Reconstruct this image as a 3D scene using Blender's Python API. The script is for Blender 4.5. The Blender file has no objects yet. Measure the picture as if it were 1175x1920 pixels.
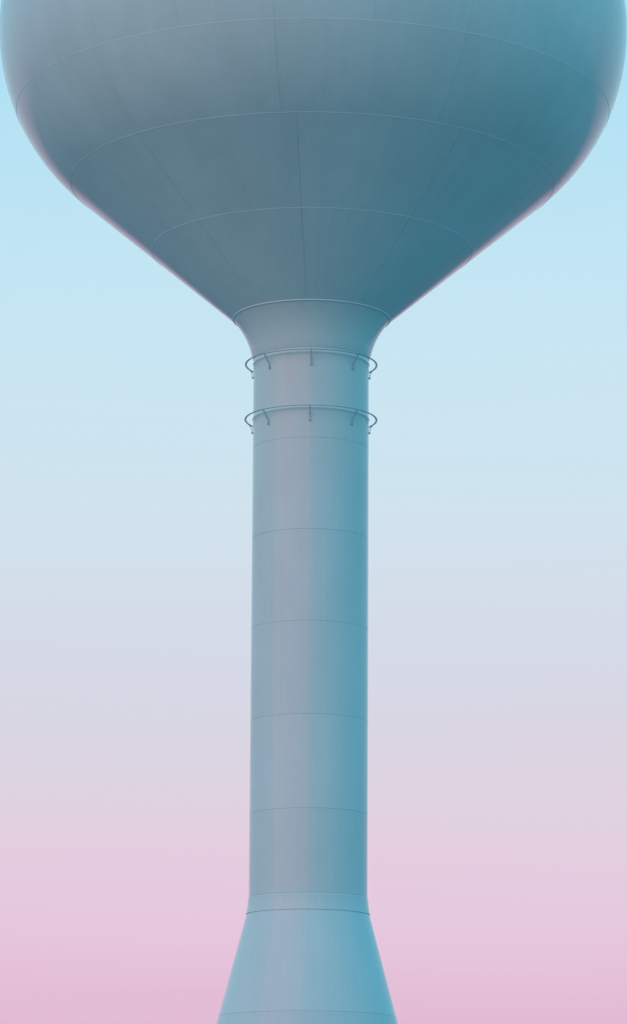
import bpy, bmesh, math, random
from mathutils import Matrix, Euler, Vector
R_ = math.radians
random.seed(4)
scene = bpy.context.scene
col = scene.collection

# ------------------------------------------------------------------ camera
CAM_H = 1.6            # eye height; profile heights below are above the eye
DIST = 95.557
cam_d = bpy.data.cameras.new('camera')
cam = bpy.data.objects.new('camera', cam_d)
col.objects.link(cam)
cam_d.sensor_fit = 'VERTICAL'
cam_d.sensor_height = 36.0
cam_d.lens = 6935.67 / 1920 * 36.0
cam_d.clip_start = 0.5
cam_d.clip_end = 20000
cam.matrix_world = (Matrix.Translation((0, -DIST, CAM_H)) @ Matrix.Rotation(R_(-0.0496), 4, 'Z')
                    @ Matrix.Rotation(R_(90 + 11.8264), 4, 'X') @ Matrix.Rotation(R_(0.3263), 4, 'Z'))
scene.camera = cam

# ------------------------------------------------------------------ sky
SUN_AZ = 217.0         # compass-style, clockwise from +Y: behind the camera, to its left
SUN_EL = 9.0
def lin(c):
    out = []
    for v in c:
        v /= 255.0
        out.append(v / 12.92 if v <= 0.04045 else ((v + 0.055) / 1.055) ** 2.4)
    return out
world = bpy.data.worlds.new('World')
scene.world = world
world.use_nodes = True
nt = world.node_tree
for n in list(nt.nodes):
    nt.nodes.remove(n)
W = nt.nodes.new
out = W('ShaderNodeOutputWorld')
tc = W('ShaderNodeTexCoord')
sep = W('ShaderNodeSeparateXYZ')
nt.links.new(tc.outputs['Generated'], sep.inputs[0])
asin = W('ShaderNodeMath'); asin.operation = 'ARCSINE'
nt.links.new(sep.outputs['Z'], asin.inputs[0])
mr = W('ShaderNodeMapRange')
mr.inputs['From Min'].default_value = 0.0
mr.inputs['From Max'].default_value = R_(90)
nt.links.new(asin.outputs[0], mr.inputs['Value'])
ramp = W('ShaderNodeValToRGB')
ramp.color_ramp.interpolation = 'B_SPLINE'
SKY = [(0.0, (200, 150, 188)), (2.5, (214, 165, 199)), (4.1, (222, 179, 209)), (5.5, (226, 194, 218)),
       (6.8, (223, 201, 219)), (8.2, (215, 207, 220)), (9.5, (210, 211, 226)), (11.2, (207, 221, 232)),
       (13.2, (200, 225, 236)), (15.2, (194, 226, 240)), (17.0, (183, 224, 240)), (19.7, (170, 221, 241)),
       (26.0, (150, 210, 238)), (40.0, (126, 191, 230)), (90.0, (94, 164, 214))]
els = ramp.color_ramp.elements
while len(els) < len(SKY):
    els.new(0.5)
for e, (a, c) in zip(els, SKY):
    e.position = a / 90.0
for e, (a, c) in zip(els, SKY):
    e.color = (*lin(c), 1)
nt.links.new(mr.outputs[0], ramp.inputs[0])
bg1 = W('ShaderNodeBackground'); bg1.inputs["Strength"].default_value = 1.0
smap = W('ShaderNodeMapping'); smap.inputs['Scale'].default_value = (2.2, 2.2, 26.0)
smap.inputs['Rotation'].default_value = (0.03, 0.02, 0)
nt.links.new(tc.outputs['Generated'], smap.inputs['Vector'])
sn = W('ShaderNodeTexNoise'); sn.inputs['Scale'].default_value = 1.6; sn.inputs['Detail'].default_value = 5
sn.inputs['Roughness'].default_value = 0.45
nt.links.new(smap.outputs[0], sn.inputs['Vector'])
# thin uneven haze: the height at which each tint of the dusk sky stands wavers a little
wob = W('ShaderNodeMath'); wob.operation = 'MULTIPLY_ADD'
wob.inputs[1].default_value = R_(1.5)
sub = W('ShaderNodeMath'); sub.operation = 'SUBTRACT'; sub.inputs[1].default_value = 0.5
nt.links.new(sn.outputs['Fac'], sub.inputs[0])
nt.links.new(sub.outputs[0], wob.inputs[0])
nt.links.new(asin.outputs[0], wob.inputs[2])
nt.links.new(wob.outputs[0], mr.inputs['Value'])
nt.links.new(ramp.outputs[0], bg1.inputs['Color'])
sky = W('ShaderNodeTexSky')
sky.sky_type = 'NISHITA'
sky.sun_disc = False
sky.sun_elevation = R_(SUN_EL)
sky.sun_rotation = R_(SUN_AZ)
bg2 = W('ShaderNodeBackground'); bg2.inputs["Strength"].default_value = 0.009
nt.links.new(sky.outputs[0], bg2.inputs['Color'])
add = W('ShaderNodeAddShader')
nt.links.new(bg1.outputs[0], add.inputs[0])
nt.links.new(bg2.outputs[0], add.inputs[1])
nt.links.new(add.outputs[0], out.inputs['Surface'])

# ------------------------------------------------------------------ sun: the soft low glow of dusk
sd = bpy.data.lights.new('sun', 'SUN')
sd.energy = 5.0
sd.angle = R_(74)
sd.color = (1.0, 0.08, 0.05)
so = bpy.data.objects.new('sun', sd)
col.objects.link(so)
to_sun = Vector((math.sin(R_(SUN_AZ)) * math.cos(R_(SUN_EL)), math.cos(R_(SUN_AZ)) * math.cos(R_(SUN_EL)), math.sin(R_(SUN_EL))))
so.rotation_euler = to_sun.to_track_quat('Z', 'Y').to_euler()
so.location = (-60, -80, 60)

vs = scene.view_settings
vs.view_transform = 'Standard'
vs.look = 'None'
vs.exposure = 0.0
vs.gamma = 1.0
vs.use_curve_mapping = False
scene.render.engine = 'CYCLES'

# ------------------------------------------------------------------ materials
def mat(name):
    m = bpy.data.materials.new(name)
    m.use_nodes = True
    return m, m.node_tree, m.node_tree.nodes['Principled BSDF']

def paint(name, base, rough=0.36, streak=0.07, bump=0.0, coat=0.0):
    """Weathered semi-gloss paint on steel: rain streaks down the surface, chalky mottling."""
    m, t, b = mat(name)
    N, L = t.nodes.new, t.links.new
    geo = N('ShaderNodeNewGeometry')
    def noise(scale, vec, detail=4):
        mp = N('ShaderNodeMapping'); mp.inputs['Scale'].default_value = vec
        L(geo.outputs['Position'], mp.inputs['Vector'])
        n = N('ShaderNodeTexNoise'); n.inputs['Scale'].default_value = scale
        n.inputs['Detail'].default_value = detail
        L(mp.outputs[0], n.inputs['Vector'])
        return n.outputs['Fac']
    # coordinates that run round and down the tower, shifted plate by plate
    info = N('ShaderNodeObjectInfo')
    sp = N('ShaderNodeSeparateXYZ'); L(geo.outputs['Position'], sp.inputs[0])
    cx = N('ShaderNodeCombineXYZ'); L(sp.outputs['X'], cx.inputs[0]); L(sp.outputs['Y'], cx.inputs[1])
    un = N('ShaderNodeVectorMath'); un.operation = 'NORMALIZE'; L(cx.outputs[0], un.inputs[0])
    us = N('ShaderNodeSeparateXYZ'); L(un.outputs[0], us.inputs[0])
    cy = N('ShaderNodeCombineXYZ'); L(us.outputs['X'], cy.inputs[0]); L(us.outputs['Y'], cy.inputs[1]); L(sp.outputs['Z'], cy.inputs[2])
    def noise4(vec, detail, shift, src=None, rough=0.55):
        mp = N('ShaderNodeMapping'); mp.inputs['Scale'].default_value = vec
        L(src or cy.outputs[0], mp.inputs['Vector'])
        n = N('ShaderNodeTexNoise'); n.noise_dimensions = '4D'
        n.inputs['Scale'].default_value = 1.0; n.inputs['Detail'].default_value = detail
        n.inputs['Roughness'].default_value = rough
        L(mp.outputs[0], n.inputs['Vector'])
        w_ = N('ShaderNodeMath'); w_.operation = 'MULTIPLY'; w_.inputs[1].default_value = shift
        L(info.outputs['Random'], w_.inputs[0]); L(w_.outputs[0], n.inputs['W'])
        return n.outputs['Fac']
    fine = noise4((30, 30, 0.16), 6, 3.0, None, 0.7)
    mott = noise(0.55, (1, 1, 0.6), 6)
    grain = noise(9.0, (1, 1, 0.5), 3)
    def mad(sock, mul, addv):
        q = N('ShaderNodeMath'); q.operation = 'MULTIPLY_ADD'
        L(sock, q.inputs[0]); q.inputs[1].default_value = mul
        if isinstance(addv, float): q.inputs[2].default_value = addv
        else: L(addv, q.inputs[2])
        return q.outputs[0]
    v = mad(info.outputs['Random'], 0.035, 1.0 - 0.0175 - streak * 0.5 - 0.10 - 0.02)
    v = mad(fine, streak, v)
    v = mad(mott, 0.20, v)
    v = mad(grain, 0.04, v)
    hsv = N('ShaderNodeHueSaturation')
    hsv.inputs['Color'].default_value = (*base, 1)
    L(v, hsv.inputs['Value'])
    L(hsv.outputs[0], b.inputs['Base Color'])
    r = mad(mott, 0.14, mad(fine, 0.10, rough - 0.12))
    L(r, b.inputs['Roughness'])
    b.inputs['IOR'].default_value = 1.5
    b.inputs['Specular IOR Level'].default_value = 0.16
    b.inputs['Coat Weight'].default_value = coat      # aged clear gloss: shows at glancing angles
    b.inputs['Coat IOR'].default_value = 1.18
    b.inputs['Coat Roughness'].default_value = 0.13
    if bump:
        wave = noise4((1.1, 1.1, 0.45), 2, 2.0, geo.outputs['Position'])
        bp = N('ShaderNodeBump'); bp.inputs['Strength'].default_value = 1.0
        bp.inputs['Distance'].default_value = bump
        L(wave, bp.inputs['Height'])
        L(bp.outputs[0], b.inputs['Normal'])
    return m

BASE = (0.195, 0.80, 0.825)
M_PAINT = paint('tower_paint', BASE, 0.60, 0.14, 0.026, 1.0)
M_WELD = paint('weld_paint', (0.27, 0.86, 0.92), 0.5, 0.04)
M_RAIL = paint('rail_paint', (0.15, 0.56, 0.66), 0.5, 0.04)
M_STEEL = paint('primer_steel', (0.17, 0.64, 0.70), 0.6, 0.03)

def concrete():
    m, t, b = mat('concrete')
    n = t.nodes.new('ShaderNodeTexNoise'); n.inputs['Scale'].default_value = 6; n.inputs['Detail'].default_value = 8
    r = t.nodes.new('ShaderNodeValToRGB')
    r.color_ramp.elements[0].color = (0.24, 0.23, 0.21, 1); r.color_ramp.elements[1].color = (0.38, 0.37, 0.35, 1)
    t.links.new(n.outputs['Fac'], r.inputs[0]); t.links.new(r.outputs[0], b.inputs['Base Color'])
    b.inputs['Roughness'].default_value = 0.9
    return m
def gravel():
    m, t, b = mat('pale_gravel')
    g = t.nodes.new('ShaderNodeNewGeometry')
    n = t.nodes.new('ShaderNodeTexNoise'); n.inputs['Scale'].default_value = 0.4; n.inputs['Detail'].default_value = 10
    t.links.new(g.outputs['Position'], n.inputs['Vector'])
    r = t.nodes.new('ShaderNodeValToRGB')
    r.color_ramp.elements[0].position = 0.3; r.color_ramp.elements[1].position = 0.7
    r.color_ramp.elements[0].color = (0.15, 0.18, 0.185, 1); r.color_ramp.elements[1].color = (0.27, 0.315, 0.325, 1)
    t.links.new(n.outputs['Fac'], r.inputs[0]); t.links.new(r.outputs[0], b.inputs['Base Color'])
    b.inputs['Roughness'].default_value = 1.0
    b.inputs['Specular IOR Level'].default_value = 0.1
    return m
M_CONC = concrete()
M_GRAVEL = gravel()

# ------------------------------------------------------------------ ground
def link(name, me, m, parent=None):
    o = bpy.data.objects.new(name, me)
    col.objects.link(o)
    if m and not me.materials:
        me.materials.append(m)
    o.parent = parent
    return o

def ground():
    me = bpy.data.meshes.new('ground')
    vs_, fs = [], []
    rr = [4, 30, 150, 800, 8000]
    n = 64
    vs_.append((0, 0, 0))
    for r in rr:
        for k in range(n):
            a = 2 * math.pi * k / n
            vs_.append((r * math.cos(a), r * math.sin(a), 0))
    for k in range(n):
        fs.append((0, 1 + k, 1 + (k + 1) % n))
    for i in range(len(rr) - 1):
        for k in range(n):
            a, b = 1 + i * n + k, 1 + i * n + (k + 1) % n
            fs.append((a, a + n, b + n, b))
    me.from_pydata(vs_, [], fs)
    o = link('ground', me, M_GRAVEL)
    o['kind'] = 'structure'
    return o
ground()

# ------------------------------------------------------------------ the water tower
def Z(h):              # height above the eye -> height above the ground
    return h + CAM_H

def normals(pr):
    """outward normal (r, z) of a profile listed from the bottom up"""
    out_ = []
    for i in range(len(pr)):
        a, b = pr[max(i - 1, 0)], pr[min(i + 1, len(pr) - 1)]
        d = Vector((b[0] - a[0], b[1] - a[1])).normalized()
        out_.append((d[1], -d[0]))
    return out_

def revolve(name, pr, a0, a1, n, m, parent, thick=0.008, nrm=None):
    """A curved steel plate (or a closed ring when a1-a0 is 360): smooth outer face, square edges.
    Angles in degrees, 0 = towards the camera, positive to the right."""
    closed = abs(a1 - a0) >= 359.999
    nc = n if closed else n + 1
    nr = nrm or normals(pr)
    vs_, ns, fs = [], [], []
    def ang(k):
        a = R_(a0 + (a1 - a0) * k / n)
        return math.sin(a), -math.cos(a)
    for (r, z), (nx, nz) in zip(pr, nr):
        for k in range(nc):
            s, c = ang(k)
            vs_.append((r * s, r * c, z)); ns.append((nx * s, nx * c, nz))
    P = len(pr)
    idx = lambda i, k: i * nc + (k % nc if closed else k)
    for i in range(P - 1):
        for k in range(n):
            fs.append((idx(i, k), idx(i, k + 1), idx(i + 1, k + 1), idx(i + 1, k)))
    # edges (top, bottom, sides), on vertices of their own so the outer face keeps its normals
    def strip(ids, flip, nv):
        base = len(vs_)
        for (i, k) in ids:
            s, c = ang(k % n if closed else k)
            r, z = pr[i]; nx, nz = nr[i]
            N3 = nv(i, k)
            vs_.append((r * s, r * c, z)); ns.append(N3)
            vs_.append(((r - nx * thick) * s, (r - nx * thick) * c, z - nz * thick)); ns.append(N3)
        for j in range(len(ids) - 1):
            q = (base + 2 * j, base + 2 * j + 1, base + 2 * j + 3, base + 2 * j + 2)
            fs.append(q if not flip else q[::-1])
    def tang(i, sign):
        nx, nz = nr[i]
        def f(_, k):
            s, c = ang(k)
            return (-nz * s * sign, -nz * c * sign, nx * sign)
        return f
    strip([(P - 1, k) for k in range(n + 1)], True, tang(P - 1, 1))
    strip([(0, k) for k in range(n + 1)], False, tang(0, -1))
    if not closed:
        for k, sg in ((0, -1), (n, 1)):
            s, c = ang(k)
            strip([(i, k) for i in range(P)], sg < 0, lambda i, kk, s=s, c=c, sg=sg: (-c * sg, s * sg, 0))
    me = bpy.data.meshes.new(name)
    me.from_pydata(vs_, [], fs)
    for p in me.polygons:
        p.use_smooth = True
    me.normals_split_custom_set_from_vertices([Vector(v).normalized() for v in ns])
    return link(name, me, m, parent)

def copies(o, step, count, parent):
    for k in range(1, count):
        c = o.copy()
        col.objects.link(c)
        c.parent = parent
        c.rotation_euler = (0, 0, R_(step * k))

def shell(name, pr, m, parent, inset):
    """inner shell that shows only at the bottom of the joints"""
    q = [(max(r - inset, 0.0), z) for r, z in pr]
    return revolve(name, q, 0, 360, 120, m, parent, 0.004)

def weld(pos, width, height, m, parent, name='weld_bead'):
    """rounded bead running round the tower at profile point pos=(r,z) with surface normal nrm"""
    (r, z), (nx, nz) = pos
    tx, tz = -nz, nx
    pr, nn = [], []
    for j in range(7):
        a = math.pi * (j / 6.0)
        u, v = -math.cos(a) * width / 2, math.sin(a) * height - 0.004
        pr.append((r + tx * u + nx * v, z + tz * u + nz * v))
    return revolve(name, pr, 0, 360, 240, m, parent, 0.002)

tower = bpy.data.objects.new('water_tower', None)
col.objects.link(tower)
tower.empty_display_size = 4
tower['label'] = 'pale blue steel water tower with a bulbous tank on a slender round shaft'
tower['category'] = 'water tower'

RS = 1.53
GAP = 0.005            # open joint between plates

# --- shaft: rolled steel courses
S = [24.115, 21.689, 19.254, 16.838, 14.402, 11.974, 9.815]
RAILS = [24.001, 22.499]
def bulge(h):
    d = 0.0
    for rh in RAILS:
        d += 0.022 * math.exp(-((h - (rh - 0.005)) / 0.045) ** 2)
    return d
shaft = shell('shaft', [(RS, Z(9.5)), (RS, Z(14)), (RS, Z(19)), (RS, Z(24.3))], M_STEEL, tower, 0.012)
for i in range(len(S) - 1):
    top, bot = S[i] - GAP / 2, S[i + 1] + GAP / 2
    hs = [bot + (top - bot) * k / 6 for k in range(7)]
    if i == 0:
        hs = sorted(set(hs + [rh + d for rh in RAILS for d in [x * 0.012 - 0.144 for x in range(23)] if rh + d < top]))
    revolve('shell_ring', [(RS + (bulge(h) if i == 0 else 0), Z(h)) for h in hs], 0, 360, 180, M_PAINT, shaft)

# --- neck: concave flare between shaft and tank, with a lip over the shaft
ARC = 2.12
A_R, A_H = 2.086, 25.243
slope = R_(48)             # the flare meets the cone of the tank at a slight angle
def neck_profile():
    pr = []
    cx = A_R + ARC * math.sin(slope)          # centre of the concave arc lies outside the neck
    cz = A_H - ARC * math.cos(slope)
    for k in range(25):
        th = math.pi / 2 + (slope - math.pi / 2) * k / 24
        pr.append((cx - ARC * math.sin(th), cz + ARC * math.cos(th)))
    return pr
NK = neck_profile()
neck_pr = [(RS + 0.006, Z(24.115)), (RS + 0.016, Z(24.14)), (RS + 0.027, Z(24.17)), (RS + 0.033, Z(24.19))]
neck_pr += [(r, Z(h)) for r, h in NK if h > 24.22]
neck = shell('neck', neck_pr, M_STEEL, tower, 0.012)
revolve('neck_flare', neck_pr, 0, 360, 180, M_PAINT, neck)

# --- tank
D_P, E_P = (4.282, 27.093), (6.481, 28.939)
RHO = 5.57
TH0 = math.atan2(E_P[1] - D_P[1], E_P[0] - D_P[0])
BC = (E_P[0] - RHO * math.sin(TH0), E_P[1] + RHO * math.cos(TH0))
def bowl(th):
    return (BC[0] + RHO * math.sin(th), Z(BC[1] - RHO * math.cos(th)))
def bowl_n(th):
    return (math.sin(th), -math.cos(th))
TH_F = math.acos((BC[1] - 30.896) / RHO)
TH_U = R_(99)
TH_T = R_(138)
def cone(p, q, n):
    L_ = math.hypot(q[0] - p[0], q[1] - p[1])
    g = GAP * 0.5 / L_
    return [(p[0] + (q[0] - p[0]) * (g + (1 - 2 * g) * k / n), Z(p[1] + (q[1] - p[1]) * (g + (1 - 2 * g) * k / n))) for k in range(n + 1)]
def arc(t0, t1, n):
    g = GAP * 0.5 / RHO
    ts = [t0 + g + (t1 - t0 - 2 * g) * k / n for k in range(n + 1)]
    return [bowl(t) for t in ts], [bowl_n(t) for t in ts]
# crown of the tank: flatter dome above the knuckle
kr, kz = bowl(TH_T)
full = [(A_R, Z(A_H)), (D_P[0], Z(D_P[1])), (E_P[0], Z(E_P[1]))] + [bowl(TH0 + (TH_T - TH0) * k / 40) for k in range(1, 41)]
DR = kr / math.sin(math.pi - TH_T)
dome = []
for k in range(0, 13):
    a = (math.pi - TH_T) * (1 - k / 12)
    dome.append((max(DR * math.sin(a), 0.02), kz + DR * (math.cos(a) - math.cos(math.pi - TH_T))))
tank = shell('tank', full, M_STEEL, tower, 0.013)
def plates(pr, nr, count, offset, cols, wide=0.7):
    step = 360.0 / count
    rmid = sum(p[0] for p in pr) / len(pr)
    g = math.degrees(GAP * wide / 2 / rmid)
    o = revolve('plate', pr, offset + g, offset + step - g, cols, M_PAINT, tank, nrm=nr)
    copies(o, step, count, tank)
plates(cone((A_R, A_H), D_P, 6), None, 9, -3.6, 22, 1.35)
plates(cone(D_P, E_P, 6), None, 9, -3.6, 22, 1.35)
p_, n_ = arc(TH0, TH_F, 10); plates(p_, n_, 10, 29.0, 20)
p_, n_ = arc(TH_F, TH_U, 16); plates(p_, n_, 20, 11.0, 10)
p_, n_ = arc(TH_U, TH_T, 12); plates(p_, n_, 20, 2.0, 10)
revolve('dome', dome, 0, 360, 120, M_PAINT, tank)
cn = (math.sin(TH0), -math.cos(TH0))
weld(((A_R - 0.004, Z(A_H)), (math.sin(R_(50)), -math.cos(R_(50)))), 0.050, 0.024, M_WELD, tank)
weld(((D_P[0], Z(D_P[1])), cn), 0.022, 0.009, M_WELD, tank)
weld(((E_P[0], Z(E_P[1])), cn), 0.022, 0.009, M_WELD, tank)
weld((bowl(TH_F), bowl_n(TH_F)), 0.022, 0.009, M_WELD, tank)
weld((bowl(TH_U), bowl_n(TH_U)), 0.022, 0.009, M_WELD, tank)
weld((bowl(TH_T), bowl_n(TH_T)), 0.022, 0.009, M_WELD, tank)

# --- bell base: collar and flared courses down to the footing
G_P, I_P = (1.588, 9.374), (2.281, 6.764)
sl = (I_P[0] - G_P[0]) / (G_P[1] - I_P[1])
def bell(h):
    return G_P[0] + (G_P[1] - h) * sl
bell_pr = [(bell(h), Z(h)) for h in (-CAM_H + 0.15, 2, 5, 8, G_P[1])]
base = shell('bell_base', bell_pr, M_STEEL, tower, 0.012)
collar = [(1.598, Z(9.378)), (1.600, Z(9.384))]
for k in range(11):
    u = k / 10
    h = 9.39 + (9.775 - 9.39) * u
    collar.append((1.548 + 0.053 * (1 - u) ** 1.6, Z(h)))
collar += [(1.5475, Z(9.780)), (1.543, Z(9.790)), (1.537, Z(9.801)), (1.531, Z(9.812))]
revolve('collar', collar, 0, 360, 180, M_PAINT, base)
lv = [G_P[1], I_P[1], 4.1, 1.4, -CAM_H + 0.15]
for a, b in zip(lv[:-1], lv[1:]):
    t_, b_ = a + (0.03 if a == G_P[1] else -GAP / 2), b + GAP / 2   # the top course tucks under the collar
    revolve('shell_ring', [(bell(h), Z(h)) for h in [b_ + (t_ - b_) * k / 4 for k in range(5)]], 0, 360, 180, M_PAINT, base)
rb = bell(-CAM_H + 0.15)
foot = [(rb + 0.6, -0.3), (rb + 0.6, 0.12), (rb + 0.57, 0.15), (rb - 0.3, 0.15)]
fo = revolve('footing', foot, 0, 360, 96, M_CONC, tower, 0.02,
             nrm=[(1, 0), (0.9, 0.4), (0.4, 0.9), (0, 1)])

# --- painter's rails: flat bar hoops on eight cranked brackets
def hoop(rh):
    rr = 1.756
    w, t = 0.042, 0.014
    sec = [(rr - w, -t / 2), (rr, -t / 2), (rr, t / 2), (rr - w, t / 2)]
    me = bpy.data.meshes.new('rail')
    vs_, fs = [], []
    n = 144
    for k in range(n):
        a = 2 * math.pi * k / n
        for r, z in sec:
            vs_.append((r * math.sin(a), -r * math.cos(a), Z(rh) + z))
    for k in range(n):
        for j in range(4):
            a, b = k * 4 + j, k * 4 + (j + 1) % 4
            c, d = ((k + 1) % n) * 4 + (j + 1) % 4, ((k + 1) % n) * 4 + j
            fs.append((a, d, c, b))
    me.from_pydata(vs_, [], fs)
    return link('rail', me, M_RAIL, tower)

def bracket_mesh(rh):
    """cranked flat bar: under the rail, in and down to the wall, then down the wall to a welded foot"""
    path = [(1.742, rh - 0.009), (1.724, rh - 0.035), (1.577, rh - 0.215), (1.562, rh - 0.24), (1.560, rh - 0.345)]
    w, t = 0.027, 0.010
    bm = bmesh.new()
    rings = []
    for i, (r, h) in enumerate(path):
        a, b = path[max(i - 1, 0)], path[min(i + 1, len(path) - 1)]
        d = Vector((b[0] - a[0], b[1] - a[1])).normalized()
        nx, nz = -d[1], d[0]
        ring = []
        for sx, sn in ((-1, -1), (1, -1), (1, 1), (-1, 1)):
            ring.append(bm.verts.new((sx * w / 2, -(r + nx * sn * t), Z(h + nz * sn * t))))
        rings.append(ring)
    for p, q in zip(rings[:-1], rings[1:]):
        for j in range(4):
            bm.faces.new((p[j], p[(j + 1) % 4], q[(j + 1) % 4], q[j]))
    bm.faces.new(rings[0]); bm.faces.new(rings[-1][::-1])
    # foot pad welded to the shell
    f = bmesh.ops.create_cube(bm, size=1.0)
    for v in f['verts']:
        v.co = Vector((v.co.x * 0.048, -(RS + 0.022 + v.co.y * 0.048), Z(rh - 0.355) + v.co.z * 0.036))
    bmesh.ops.recalc_face_normals(bm, faces=bm.faces)
    me = bpy.data.meshes.new('bracket')
    bm.to_mesh(me); bm.free()
    return me

for rh, off in zip(RAILS, (0.0, -1.0)):
    h_o = hoop(rh)
    bme = bracket_mesh(rh)
    for k in range(8):
        b_o = link('bracket', bme, M_RAIL, h_o)
        b_o.rotation_euler = (0, 0, R_(45 * k + off))
